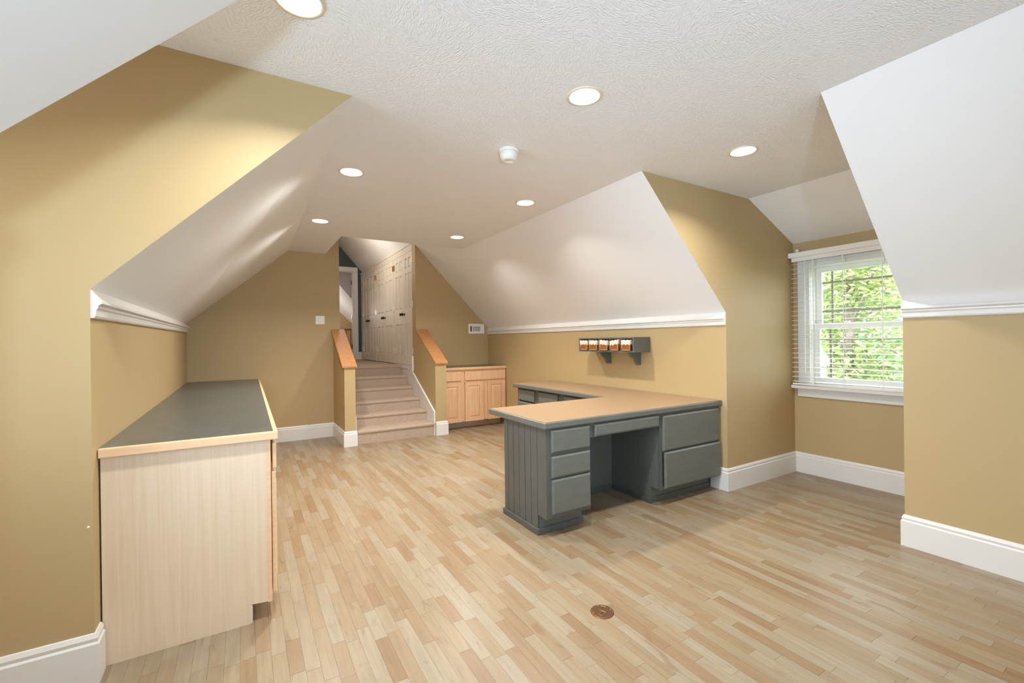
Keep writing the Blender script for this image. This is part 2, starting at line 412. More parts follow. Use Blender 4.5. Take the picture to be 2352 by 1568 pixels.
# back gable with a window behind the camera
GX0, GX1, GZ0, GZ1 = .95, 2.2, .75, 2.1
mb = MB()
for q in (((XL, 0), (XR, 0), (XR, GZ0), (XL, GZ0)), ((XL, GZ0), (GX0, GZ0), (GX0, ZK), (XL, ZK)), ((GX1, GZ0), (XR, GZ0), (XR, ZK), (GX1, ZK)),
          ((XL, ZK), (GX0, ZK), (GX0, GZ1), (XL+(GZ1-ZK)*.975, GZ1)), ((GX1, ZK), (XR, ZK), (XR-(GZ1-ZK)*.979, GZ1), (GX1, GZ1)),
          ((XL+(GZ1-ZK)*.975, GZ1), (XR-(GZ1-ZK)*.979, GZ1), (CR, ZC), (CL, ZC))):
    mb.quad(*[(x, YB, z) for x, z in q])
struct(mb, 'wall_back', WALL)

# ---- hall beyond the stairs
HX = 2.400; HY = 10.86; HZ = 3.02; HS = 1.14
RX = 1.20; RZ = HZ+(HX-RX)*HS
struct(MB().quad((HX+.06, YF, HZ-.06*HS), (HX+.06, HY, HZ-.06*HS), (RX, HY, RZ), (RX, YF, RZ)), 'ceiling_hall', CEIL)
struct(MB().quad((OX0, YF, 0), (OX0, HY, 0), (OX0, HY, RZ), (OX0, YF, RZ)), 'wall_hall_left', WALL)
struct(MB().quad((HX+.035, JY, 0), (HX+.035, HY, 0), (HX+.035, HY, HZ), (HX+.035, JY, HZ)), 'wall_hall_right', HALLW)
struct(MB().quad((OX0, YF, RZ), (HX+.06, YF, HZ-.06*HS), (HX+.06, YF, 2.84), (OX0, YF, 4.08)), 'wall_hall_header', CEIL)
# end wall with a doorway
EX0, EX1, EZ = 1.38, 2.194, 3.02
struct(MB().quad((RX, HY, ZL), (EX0, HY, ZL), (EX0, HY, EZ), (RX, HY, EZ)).quad((EX1, HY, ZL), (HX+.06, HY, ZL), (HX+.06, HY, EZ), (EX1, HY, EZ))
       .quad((RX, HY, EZ), (HX+.06, HY, EZ), (RX, HY, RZ)), 'wall_hall_end', TEAL, recalc=False)

# ------------------------------------------------------------------ floor with strips
fl = struct(MB().box(XWL, XW, YB, YF, -.05, -.009), 'floor', SUBF)
SW = .0585
LENS = (.24, .30, .37, .46, .58)
strips = []
x = XWL
while x < XW:
    y = YB-random.random()*.5
    while y < YF:
        L_ = random.choice(LENS)
        if XL-SW < x < XR or (y+L_ > DN-.02 and y < DF+.02): strips.append((x, y, L_))
        y += L_
    x += SW
def score(s):
    x, y, L_ = s
    p = project((x+SW/2, y+L_/2, 0))
    if p is None or not (-20 < p[0] < FW+20 and 0 < p[1] < FH+20): return 0
    if x+SW < .06 and y > 2.4: return 0
    if x > 1.75 and 2.6 < y < 3.0 and (x < 2.13 or x > 2.87): return 0
    if x > 3.02 and y > 3: return 0
    if y > 6.1 and x > 1.1: return 0
    return L_*SW/p[2]**3
strips.sort(key=score, reverse=True)
shared = {}
for L_ in LENS:
    me = MB().box(.0003, SW-.0003, .0004, L_-.0004, -.009, 0).mesh('plank'); me.materials.append(FLOORM); shared[L_] = me
for (x, y, L_) in strips[:300]:
    o = bpy.data.objects.new('plank', shared[L_]); COL.objects.link(o); o.parent = fl; o.location = (x, y, -random.random()*.0003)
mb = MB()
for (x, y, L_) in strips[300:]:
    y1 = min(y+L_, YF) if x > XL else y+L_
    mb.box(x+.0003, x+SW-.0003, max(y, YB)+.0004, y1-.0004, -.009, -random.random()*.0003)
o = build(mb, 'planks', FLOORM, fl, recalc=False); o['kind'] = 'stuff'

# ------------------------------------------------------------------ trims
BASE = [(0, 0), (.017, 0), (.017, .160), (.011, .168), (.013, .182), (.006, .198), (0, .200)]
def base(name, path): struct(MB().sweep([(x, y, 0) for x, y in path], BASE), name, TRIM)
base('baseboard_left', [(XWL, DN), (XWL, DFL), (XL, DFL), (XL-.0015, 2.503)])
base('baseboard_far', [(.16, YF), (1.107, YF), (1.107, 6.095), (1.245, 6.095), (1.245, 6.145)])
base('baseboard_stair_right', [(2.362, 6.095), (2.53, 6.095), (2.53, 6.45)])
base('baseboard_right', [(XR, 2.57), (XR, DF), (XW, DF), (XW, DN), (XR, DN), (XR, YB), (XL, YB), (XL, DN), (XWL, DN)])
CROWN = [(0, .004), (.006, -.004), (.012, -.018), (.022, -.036), (.034, -.044), (.036, -.056), (.028, -.062), (.024, -.066), (.024, -.074), (.018, -.082), (.016, -.106), (.012, -.114), (0, -.116)]
def crown(name, path): struct(MB().sweep(path, CROWN), name, TRIM)
crown('trim_1', [(XL, DFL+.002, ZK), (XLF, YF, ZKF)])
crown('trim_2', [(XR, YF, ZK), (XR, DF+.002, ZK)])
crown('trim_3', [(XR, DN-.002, ZK), (XR, YB, ZK)])
crown('trim_4', [(XL, YB, ZK), (XL, DN-.002, ZK)])

# ------------------------------------------------------------------ staircase
def stub(name, x0, x1):
    mb = MB().prism([(6.095, 0), (YF+.002, 0), (YF+.002, 1.530), (6.095, 1.040)], 'x', x0, x1)
    o = struct(mb, name, WALL)
    sl = (1.530-1.040)/(YF-6.095)
    cap = MB().prism([(6.075, 1.040-.02*sl), (YF+.003, 1.532), (YF+.003, 1.562), (6.075, 1.070-.02*sl)], 'x', x0-.028+(.025 if x0 > 2 else 0), x1+.022)
    build(cap, 'cap_rail', OAK, o, bevel=.006, label='golden oak sloping cap')
    return o
stub('wall_stair_left', 1.107, 1.245)
stub('wall_stair_right', 2.36, 2.53)
SX0, SX1 = 1.262, 2.3465
st = thing('staircase', 'six beige carpeted steps rising between two oak-capped half walls', 'stairs', (1.8, 6.15, 0))
RIS = [6.15, 6.45, 6.75, 7.055, 7.355, 7.66]
RZs = [.178, .334, .487, .643, .801, ZL]
for i in range(6):
    z0 = 0 if i == 0 else RZs[i-1]-.05
    y1 = RIS[i+1]+.05 if i < 5 else 8.0
    if i == 5: y1 = HY
    y0 = RIS[i]; z1 = RZs[i]
    no = .013
    pr = [(y0, z0), (y0, z1-.045), (y0-no*.7, z1-.04), (y0-no, z1-.028), (y0-no, z1-.014), (y0-no*.6, z1-.003), (y0-no*.1, z1), (y1, z1), (y1, z0)]
    xa = SX0 if i < 5 else OX0+.005
    mb = MB()
    if i < 5: mb.prism(pr, 'x', SX0, SX1)
    else:
        mb.prism([(p[0] if p[0] < 8 else 8.0, p[1]) for p in pr], 'x', SX0, SX1)
        mb.box(OX0+.003, HX+.034, 8.0, HY-.001, ZL-.1, ZL)
    build(mb, 'step' if i < 5 else 'landing', CARPET, st)
# skirt boards
mb = MB().prism([(6.12, 0), (6.12, .345), (7.13, .892), (7.13, .945), (7.72, .945), (7.72, .2), (7.0, 0)], 'x', 2.347, 2.359)
sk = build(mb, 'skirt_board', TRIM, st, label='white painted skirt board')
mb = MB()
for a, b in (((6.115, .345), (7.125, .892)),):
    mb.prism([(a[0], a[1]-.022), (a[0], a[1]+.005), (b[0], b[1]+.012), (b[0], b[1]-.015)], 'x', 2.337, 2.3592)
mb.box(2.337, 2.3592, 6.108, 6.13, .17, .35)
mb.box(2.335, 2.3590, 7.05, 7.085, .88, 1.13)
mb.box(2.335, 2.3590, 7.25, 7.72, .905, .93)
build(mb, 'skirt_moulding', TRIM, sk, bevel=.003)
mb = MB().prism([(6.13, 0), (6.13, .36), (6.93, .80), (6.93, 0)], 'x', 1.246, 1.2615)
build(mb, 'skirt_board', TRIM, st)

# ------------------------------------------------------------------ hall closets: three pairs of six-panel doors
def panel_leaf(mb_frame, y0, y1, z0, z1, x):   # frame of rails and stiles, panels returned apart
    wst = .085; wm = .07
    cy = (y0+y1)/2
    rows = [(z0+.17, z0+.70), (z0+.97, z0+1.55), (z0+1.64, z1-.09)]
    mb_frame.box(x-.034, x, y0, y0+wst, z0, z1); mb_frame.box(x-.034, x, y1-wst, y1, z0, z1); mb_frame.box(x-.034, x, cy-wm/2, cy+wm/2, z0, z1)
    zs = [z0]+[q for r in rows for q in r]+[z1]
    for k in range(0, 8, 2):
        mb_frame.box(x-.0338, x, y0+wst-.001, y1-wst+.001, zs[k], zs[k+1])
    pans = []
    for r in rows:
        for a, b in ((y0+wst, cy-wm/2), (cy+wm/2, y1-wst)):
            m = MB(); i = .022
            m.add([(x-.014, a, r[0]), (x-.014, b, r[0]), (x-.014, b, r[1]), (x-.014, a, r[1]),
                   (x-.030, a+i, r[0]+i), (x-.030, b-i, r[0]+i), (x-.030, b-i, r[1]-i), (x-.030, a+i, r[1]-i)],
                  [(4, 5, 6, 7), (0, 1, 5, 4), (1, 2, 6, 5), (2, 3, 7, 6), (3, 0, 4, 7)])
            pans.append(m)
    return pans
DZ0, DZ1 = ZL+.012, 2.865
units = [(7.094, 8.10), (8.185, 9.40), (9.485, 10.66)]
dn = 0
for ui, (a, b) in enumerate(units):
    mid = (a+b)/2 if ui else 7.565
    for li, (y0, y1) in enumerate(((a, mid-.002), (mid+.002, b))):
        dn += 1
        d = MB(); pans = panel_leaf(d, y0, y1, DZ0, DZ1, HX)
        dob = struct(d, 'door_%d' % dn, HALLW, loc=(HX, (y0+y1)/2, DZ0), bevel=.003)
        for m in pans: build(m, 'panel', HALLW, dob)
        ky = mid+(-.05 if li == 0 else .05)
        kn = MB().lathe((HX-.034, ky, 1.834), [(.0, 0), (.024, 0), (.024, -.004), (.008, -.010), (.008, -.028), (.022, -.036), (.027, -.046), (.022, -.056), (0, -.060)], 14, 'x')
        build(kn, 'knob', BRONZE, dob, smooth=True, label='dark bronze knob')
        hy = a if li == 0 else b
        for hz, hm in ((1.16, PLASTIC), (1.93, PLASTIC), (2.66, GOLD)):
            build(MB().box(HX-.042, HX-.030, hy-.03, hy+.03, hz, hz+.10), 'hinge', hm, dob, bevel=.002)
mb = MB()
for y0, y1 in ((8.10, 8.185), (9.40, 9.485), (10.66, 10.86)):
    mb.box(HX-.028, HX+.03, y0, y1, ZL, 2.87)
mb.box(HX-.030, HX+.03, JY+.002, HY, 2.87, 2.97)
mb.box(HX-.045, HX+.03, JY+.002, HY, 2.965, 2.99)
mb.box(2.3605, HX+.03, 7.092, 7.999, .86, .966)
struct(mb, 'trim_5', HALLW, bevel=.003)
# end doorway casing and base
mb = MB()
mb.box(EX1, EX1+.105, HY-.02, HY, ZL, EZ+.10); mb.box(EX0-.105, EX0, HY-.02, HY, ZL, EZ+.10); mb.box(EX0, EX1, HY-.0199, HY, EZ, EZ+.10)
mb.box(EX1-.018, EX1, HY-.012, HY+.13, ZL, EZ); mb.box(EX0, EX0+.018, HY-.012, HY+.13, ZL, EZ); mb.box(EX0, EX1, HY-.012, HY+.13, EZ-.018, EZ)
cs = struct(mb, 'trim_6', HALLW, bevel=.003)
struct(MB().box(EX1+.105, HX-.03, HY-.016, HY, ZL, ZL+.18), 'baseboard_hall', HALLW, bevel=.003)
# open door leaf swung into the room beyond, seen by its hinge edge
d = MB().box(EX1+.01, EX1+.79, HY+.155, HY+.193, ZL+.01, EZ-.02)
d7 = struct(d, 'door_7', HALLW, loc=(EX1+.4, HY+.17, ZL+.01), bevel=.002)
for hz in (1.22, 1.90, 2.72):
    build(MB().box(EX1-.024, EX1-.0182, HY+.03, HY+.125, hz, hz+.10), 'hinge', BRONZE, d7)
# room beyond: floor, back wall, slope, header, railing
BY = 15.2
struct(MB().box(-.8, 3.1, HY, BY, ZL-.1, ZL), 'floor_far_room', CARPET)
HDY = 13.0
def hz_(x): return 2.956-1.2*(x-2.268)
def bz_(x): return 2.336-.947*(x-2.667)
struct(MB().quad((-.8, BY, ZL), (3.1, BY, ZL), (3.1, BY, 4.2), (-.8, BY, 4.2)), 'wall_far_room', WALL)
struct(MB().quad((1.3, HDY, hz_(1.3)), (3.1, HDY, hz_(3.1)), (3.1, BY, bz_(3.1)), (1.3, BY, bz_(1.3))), 'ceiling_far_room', CEIL)
struct(MB().quad((1.3, HDY, hz_(1.3)), (3.1, HDY, hz_(3.1)), (3.1, HDY, 4.2), (1.3, HDY, 4.2)), 'wall_far_room_header', CEIL)
struct(MB().quad((3.1, HY+.14, ZL), (3.1, BY, ZL), (3.1, BY, 4.2), (3.1, HY+.14, 4.2)), 'wall_far_room_right', WALL)
struct(MB().quad((-.8, HY+.14, ZL), (-.8, BY, ZL), (-.8, BY, 4.2), (-.8, HY+.14, 4.2)), 'wall_far_room_left', CEIL)
struct(MB().quad((-.8, HY+.14, 4.2), (3.1, HY+.14, 4.2), (3.1, BY, 4.2), (-.8, BY, 4.2)), 'ceiling_far_room_flat', CEIL)
FY = HY+.14
struct(MB().quad((-.8, FY, ZL), (EX0, FY, ZL), (EX0, FY, 4.2), (-.8, FY, 4.2)).quad((EX1, FY, ZL), (3.1, FY, ZL), (3.1, FY, 4.2), (EX1, FY, 4.2)).quad((EX0, FY, EZ), (EX1, FY, EZ), (EX1, FY, 4.2), (EX0, FY, 4.2)), 'wall_far_room_front', CEIL)
rl = thing('stair_railing', 'wooden railing with thin balusters in the room past the dark teal wall', 'railing', (2.3, 12.6, ZL))
build(MB().box(1.6, 3.0, 12.57, 12.63, 1.69, 1.735), 'handrail', OAK, rl, bevel=.01)
build(MB().box(1.6, 3.0, 12.58, 12.62, ZL, ZL+.05), 'bottom_rail', OAK, rl)
for k in range(12):
    bx_ = 1.66+k*.115
    build(MB().box(bx_-.012, bx_+.012, 12.588, 12.612, ZL+.05, 1.69), 'baluster', OAK, rl)

# ------------------------------------------------------------------ right dormer window
def window(name, X, s, y0, y1, z0, z1):   # s: +1 outside is +x
    wroot = empty(name, (X, (y0+y1)/2, z0), 'structure')
    def bx(mb, d0, d1, a, b, c, e):
        mb.box(min(X+s*d0, X+s*d1), max(X+s*d0, X+s*d1), a, b, c, e); return mb
    f = MB()
    for a, b in ((y0, y0+.015), (y1-.015, y1)): bx(f, 0, .16, a, b, z0, z1)
    bx(f, 0, .16, y0, y1, z1-.015, z1); bx(f, 0, .16, y0, y1, z0-.0, z0+.015)
    build(f, 'jamb', TRIM, wroot)
    c = MB()
    bx(c, -.022, -.001, y1-.012, y1+.10, z0, z1+.09); bx(c, -.022, -.001, y0-.10, y0+.012, z0, z1+.09); bx(c, -.0225, -.001, y0+.012, y1-.012, z1-.012, z1+.09)
    build(c, 'casing', TRIM, wroot, bevel=.004)
    si = MB(); bx(si, -.075, .02, y0-.15, y1+.145, z0-.032, z0)
    build(si, 'sill', TRIM, wroot, bevel=.006)
    ap = MB(); bx(ap, -.018, -.001, y0-.11, y1+.11, z0-.115, z0-.033)
    build(ap, 'apron', TRIM, wroot, bevel=.004)
    zm = (z0+z1)/2
    for nm, d0, a, b in (('upper_sash', .095, zm-.022, z1-.015), ('lower_sash', .05, z0+.015, zm+.022)):
        w_ = .05; m = MB()
        bx(m, d0, d0+.036, y0+.016, y0+.016+w_, a, b); bx(m, d0, d0+.036, y1-.016-w_, y1-.016, a, b)
        bx(m, d0+.0002, d0+.0358, y0+.016, y1-.016, a, a+w_*(.9 if nm == 'upper_sash' else 1.2)); bx(m, d0+.0002, d0+.0358, y0+.016, y1-.016, b-w_, b)
        so = build(m, nm, TRIM, wroot, bevel=.003)
        ga = a+.045; gb = b-w_; gy0 = y0+.066; gy1 = y1-.066
        build(MB().add([(X+s*(d0+.018), gy0-.005, ga-.005), (X+s*(d0+.018), gy1+.005, ga-.005), (X+s*(d0+.018), gy1+.005, gb+.005), (X+s*(d0+.018), gy0-.005, gb+.005)], [(0, 1, 2, 3)]), 'pane', GLASS, so, recalc=False)
        for yy in (gy0+.085, gy1-.085):
            build(bx(MB(), d0+.022, d0+.032, yy-.009, yy+.009, ga, gb), 'muntin', MUNTIN, so)
        for zz in (ga+.115, gb-.105):
            build(bx(MB(), d0+.021, d0+.031, gy0, gy1, zz-.009, zz+.009), 'muntin', MUNTIN, so)
    lk = MB()
    for yy in ((y0*.3+y1*.7), (y0*.7+y1*.3)): bx(lk, .055, .085, yy-.025, yy+.025, zm+.022, zm+.036)
    build(lk, 'sash_lock', PLASTIC, wroot, bevel=.003)
    return wroot
window('window_1', XW, 1, WY0, WY1, WZ0, WZ1)
window('window_2', XWL, -1, WY0, WY1, WZ0, WZ1)
portal('window_daylight', (XW+.2, 1.78, 1.47), (0, PI/2, 0), 1.18, .96)
portal('window_daylight', (XWL-.2, 1.78, 1.47), (0, -PI/2, 0), 1.18, .96)
# gable window behind the camera
g = empty('window_3', (1.575, YB, GZ0), 'structure')
m = MB()
m.box(GX0-.1, GX0, YB, YB+.02, GZ0-.1, GZ1+.1).box(GX1, GX1+.1, YB, YB+.02, GZ0-.1, GZ1+.1).box(GX0, GX1, YB, YB+.02, GZ1, GZ1+.1).box(GX0, GX1, YB, YB+.04, GZ0-.1, GZ0)
build(m, 'casing', TRIM, g, bevel=.004)
m = MB()
m.box(GX0, GX0+.05, YB-.06, YB-.02, GZ0, GZ1).box(GX1-.05, GX1, YB-.06, YB-.02, GZ0, GZ1).box(1.55, 1.60, YB-.06, YB-.02, GZ0, GZ1).box(GX0, GX1, YB-.0599, YB-.0201, GZ0, GZ0+.05).box(GX0, GX1, YB-.0599, YB-.0201, GZ1-.05, GZ1)
so = build(m, 'sash', TRIM, g)
for a, b in ((GX0+.05, 1.55), (1.60, GX1-.05)):
    build(MB().quad((a, YB-.04, GZ0+.05), (b, YB-.04, GZ0+.05), (b, YB-.04, GZ1-.05), (a, YB-.04, GZ1-.05)), 'pane', GLASS, so)
portal('window_daylight', ((GX0+GX1)/2, YB-.12, (GZ0+GZ1)/2), (PI/2, 0, 0), GX1-GX0, GZ1-GZ0)

# blind
bl = thing('window_blind', 'white wooden slatted blind hanging open over the dormer window', 'blind', (4.745, 1.79, .9))
BX = 4.742; BY0, BY1 = 1.185, 2.388
v = build(MB().box(4.69, 4.715, DN+.003, DF-.004, 2.148, 2.197).box(4.715, 4.795, DN+.003, DN+.016, 2.148, 2.197).box(4.715, 4.795, DF-.016, DF-.004, 2.148, 2.197), 'valance', BLIND, bl, bevel=.003)
build(MB().box(4.718, 4.768, BY0, BY1, 2.11, 2.150), 'headrail', BLIND, bl, bevel=.002)
build(MB().lathe((4.745, 2.345, 2.197), [(0, 0), (.012, 0), (.012, .012), (.018, .02), (.018, .034), (0, .036)], 10).box(4.73, 4.76, 2.33, 2.36, 2.15, 2.2), 'bracket', PLASTIC, bl)
sm = MB()
tl = .10
for sg in (0,):
    cx, cz = math.cos(tl)*.024, math.sin(tl)*.024
    sm.hexa([(-cx, 0, -cz), (cx, 0, cz), (cx, BY1-BY0, cz), (-cx, BY1-BY0, -cz)], [(-cx, 0, -cz+.003), (cx, 0, cz+.003), (cx, BY1-BY0, cz+.003), (-cx, BY1-BY0, -cz+.003)])
sme = sm.mesh('slat'); sme.materials.append(BLIND)
for k in range(26):
    o = bpy.data.objects.new('slat', sme); COL.objects.link(o); o.parent = bl
    o.location = (BX-4.745, BY0-1.79, 2.084-k*.0466-.9)
build(MB().box(BX-.024, BX+.024, BY0, BY1, .886, .902), 'bottom_rail', BLIND, bl, bevel=.003)
for yy in (2.19, 1.939, 1.644, 1.36):
    m = MB()
    for dx in (-.025, .025): m.tube((BX+dx, yy, .90), (BX+dx, yy, 2.12), .0012, 5)
    m.box(BX-.0265, BX-.0255, yy-.004, yy+.004, .89, 2.12)
    build(m, 'ladder_cord', BLIND, bl)
build(MB().tube((BX-.035, 2.26, 1.0), (BX-.035, 2.26, 2.12), .003, 6), 'tilt_wand', PLASTIC, bl)

# ------------------------------------------------------------------ recessed ceiling lights, smoke detector
LBL = ['round recessed ceiling light cut by the top edge of the picture', 'largest round recessed ceiling light in the middle of the near ceiling', 'oval-looking recessed light in the ceiling of the window dormer',
       'recessed ceiling light nearest the corner of the left sloped wall', 'recessed ceiling light just beyond the smoke detector, to its right', 'farthest recessed ceiling light on the left, before the stairs', 'farthest recessed ceiling light on the right, before the stairs']
def downlight(i, x, y):
    if i == 0:
        t = thing('recessed_light', LBL[0], 'ceiling light', (x, y, ZC), 'recessed ceiling lights')
        build(MB().lathe((x, y, ZC), [(.076, .0), (.078, -.004), (.084, -.007), (.092, -.005), (.095, -.0005), (.095, 0)], 32), 'trim_ring', RING, t, smooth=True)
        build(MB().lathe((x, y, ZC), [(.078, -.002), (.074, .03), (.066, .06), (.0, .062)], 32), 'can', TRIM, t, smooth=True)
        build(MB().lathe((x, y, ZC), [(.071, .028), (.069, .020), (.05, .014), (.0, .012)], 32), 'lens', GLOW, t, smooth=True)
        downlight.src = t
    else:
        t = copy_tree(downlight.src); t.location = (x, y, ZC); t['label'] = LBL[i]
    lo = lamp('downlight_lamp', 'AREA', (x, y, ZC+.006), 'lamp', shape='DISK', size=.13, spread=2.36)
    lo.data.energy *= .82 if y < 3 else 1.25
for i, (x, y) in enumerate(LIGHTS): downlight(i, x, y)
t = thing('smoke_detector', 'small round white smoke detector on the ceiling', 'smoke detector', (1.548, 2.59, ZC))
c = (1.548, 2.59, ZC)
build(MB().lathe(c, [(0, 0), (.066, 0), (.068, -.006), (.066, -.020), (.060, -.022)], 28), 'base', PLASTIC, t, smooth=True)
build(MB().lathe(c, [(.058, -.020), (.061, -.030), (.057, -.052), (.047, -.072), (.030, -.078), (.028, -.074), (0, -.074)], 28), 'cover', PLASTIC, t, smooth=True)

# ------------------------------------------------------------------ left cabinet run and its top
YCB = 2.515; CZ0, CZ1 = .884, .846        # underside of the top, near and far
XC0, XC1 = .105, .140                     # face frame plane, near and far
cab = thing('base_cabinet', 'long maple base cabinet with a pale end panel along the left knee wall', 'cabinet', (-.2, 4.7, 0))
def lerp(a, b, t): return a+(b-a)*t
def cx_(y): return lerp(XC0, XC1, (y-YCB)/(YF-YCB))
def wl_(y): return lerp(XL, XLF, (y-DFL)/(YF-DFL))
def cz_(y): return lerp(CZ0, CZ1, (y-YCB)/(YF-YCB))
x0 = wl_(YCB)+.006
build(MB().prism([(x0, 0), (.013, 0), (.013, .092), (.085, .086), (.085, CZ0), (x0, CZ0)], 'y', YCB, YCB+.016), 'end_panel', MAPLE, cab)
build(MB().hexa([(wl_(2.55)+.01, YCB+.017, .09), (.082, YCB+.017, .09), (XC1-.025, YF-.003, .09), (XLF+.01, YF-.003, .09)],
                [(wl_(2.55)+.01, YCB+.017, CZ0), (.082, YCB+.017, CZ0), (XC1-.025, YF-.003, CZ1), (XLF+.01, YF-.003, CZ1)]), 'carcass', MAPLE, cab)
build(MB().hexa([(0.0, YCB+.017, 0), (.016, YCB+.017, 0), (.05, YF-.003, 0), (.03, YF-.003, 0)], [(0.0, YCB+.017, .09), (.016, YCB+.017, .09), (.05, YF-.003, .09), (.03, YF-.003, .09)]), 'toe_kick', MAPLE, cab)
ff = MB()
nb = 7; pitch = (YF-.01-YCB)/nb
def ffbox(mb, d0, d1, ya, yb, z0, z1, tz=False):
    za, zb = (z1, z1) if not tz else (cz_(ya), cz_(yb))
    mb.hexa([(cx_(ya)-.02+d0, ya, z0), (cx_(ya)-.02+d1, ya, z0), (cx_(yb)-.02+d1, yb, z0), (cx_(yb)-.02+d0, yb, z0)],
            [(cx_(ya)-.02+d0, ya, za), (cx_(ya)-.02+d1, ya, za), (cx_(yb)-.02+d1, yb, zb), (cx_(yb)-.02+d0, yb, zb)])
ffbox(ff, 0, .019, YCB-.001, YCB+.04, .083, 0, True)
for k in range(1, nb+1):
    yy = YCB+k*pitch; ffbox(ff, 0, .019, yy-.02, min(yy+.02, YF-.003), .083, 0, True)
ffbox(ff, .0002, .0188, YCB, YF-.004, .083, .12); ffbox(ff, .0002, .0188, YCB, YF-.004, .705, .735); 
build(ff, 'face_frame', EDGE, cab)
for k in range(nb):
    a = YCB+k*pitch+.008; b = a+pitch-.03
    m = MB(); ffbox(m, .021, .040, a, b, .738, .815)
    if k == 0:
        m = MB(); ffbox(m, .026, .045, a-.004, b, .738, .865)
    dr = build(m, 'drawer_front', EDGE, cab, bevel=.005)
    m = MB(); ffbox(m, .022, .041, a, b, .118, .722)
    do = build(m, 'door', EDGE, cab, bevel=.005)
    m = MB(); ffbox(m, .040, .046, a+.06, b-.06, .18, .66)
    build(m, 'raised_panel', EDGE, do, bevel=.003)
# worktop
wt = thing('countertop', 'slate grey laminate counter with light wood edging on the left cabinet', 'countertop', (-.2, 4.7, CZ1))
TX0, TX1 = .136, .170
Z0, Z1 = .926, .886
YT = 2.490
build(MB().hexa([(wl_(YT)+.004, YT+.022, Z0-.034), (TX0-.022, YT+.022, Z0-.034), (TX1-.022, YF-.002, Z1-.034), (XLF+.002, YF-.002, Z1-.034)],
                [(wl_(YT)+.004, YT+.022, Z0), (TX0-.022, YT+.022, Z0), (TX1-.022, YF-.002, Z1), (XLF+.002, YF-.002, Z1)]), 'laminate_top', COUNTER, wt)
build(MB().box(.0135, .0155, YCB+.001, YCB+.014, .001, .088).box(.0165, .0185, YCB+.001, YCB+.014, .001, .088), 'toe_edge_strip', PLASTIC, cab)
build(MB().box(wl_(YT)+.002, TX0, YT, YT+.0215, Z0-.04, Z0+.001), 'front_edging', EDGE, wt, bevel=.005)
build(MB().hexa([(TX0-.0215, YT+.022, Z0-.04), (TX0, YT+.022, Z0-.04), (TX1, YF-.002, Z1-.04), (TX1-.0215, YF-.002, Z1-.04)],
                [(TX0-.0215, YT+.022, Z0+.001), (TX0, YT+.022, Z0+.001), (TX1, YF-.002, Z1+.001), (TX1-.0215, YF-.002, Z1+.001)]), 'side_edging', EDGE, wt, bevel=.004)

# ------------------------------------------------------------------ right far cabinet
def raised_door(parent, x0, x1, z0, z1, y, th, mat, name='door', fw=.06):
    m = MB()
    m.box(x0, x0+fw, y-th, y, z0, z1).box(x1-fw, x1, y-th, y, z0, z1)
    m.box(x0+fw-.001, x1-fw+.001, y-th+.0002, y, z0, z0+fw).box(x0+fw-.001, x1-fw+.001, y-th+.0002, y, z1-fw, z1)
    d = build(m, name, mat, parent, bevel=.003)
    i = .03; a, b, c, e = x0+fw, x1-fw, z0+fw, z1-fw
    p = MB().add([(a, y-th*.35, c), (b, y-th*.35, c), (b, y-th*.35, e), (a, y-th*.35, e), (a+i, y-th*.95, c+i), (b-i, y-th*.95, c+i), (b-i, y-th*.95, e-i), (a+i, y-th*.95, e-i)],
                 [(4, 5, 6, 7), (0, 1, 5, 4), (1, 2, 6, 5), (2, 3, 7, 6), (3, 0, 4, 7)])
    build(p, 'raised_panel', mat, d)
    return d
rc = thing('base_cabinet', 'maple base cabinet with raised-panel doors beside the stairs under the vent', 'cabinet', (3.1, 6.6, 0))
RY = 6.31
RX0 = 2.553
build(MB().box(RX0, 3.655, RY+.02, YF-.003, .118, .920), 'carcass', CAB2, rc)
build(MB().box(RX0, 3.645, RY+.16, YF-.01, 0, .117), 'toe_kick', wood('toe_board', (236, 214, 190), (224, 200, 174), .5), rc)
m = MB()
for a, b in ((RX0, 2.575), (2.852, 2.915), (3.245, 3.32), (3.635, 3.655)): m.box(a, b, RY, RY+.0195, .118, .920)
for a, b in ((.118, .135), (.72, .745), (.89, .920)): m.box(RX0, 3.655, RY+.0003, RY+.0192, a, b)
build(m, 'face_frame', CAB2, rc)
for a, b in ((2.556, 2.862), (2.925, 3.643)):
    build(MB().box(a, b, RY-.019, RY-.0005, .748, .888), 'drawer_front', CAB2, rc, bevel=.006)
for a, b in ((2.556, 2.862), (2.925, 3.243), (3.323, 3.641)):
    raised_door(rc, a, b, .112, .722, RY-.0005, .019, CAB2)
ct = thing('countertop', 'short dark green laminate counter on the maple cabinet beside the stairs', 'countertop', (3.1, 6.6, .92))
build(MB().box(2.534, 3.662, RY-.005, YF-.002, .921, .954), 'laminate_top', COUNTER2, ct)
build(MB().box(2.534, 3.662, RY-.027, RY-.0055, .918, .955), 'front_edging', CAB2, ct, bevel=.004)

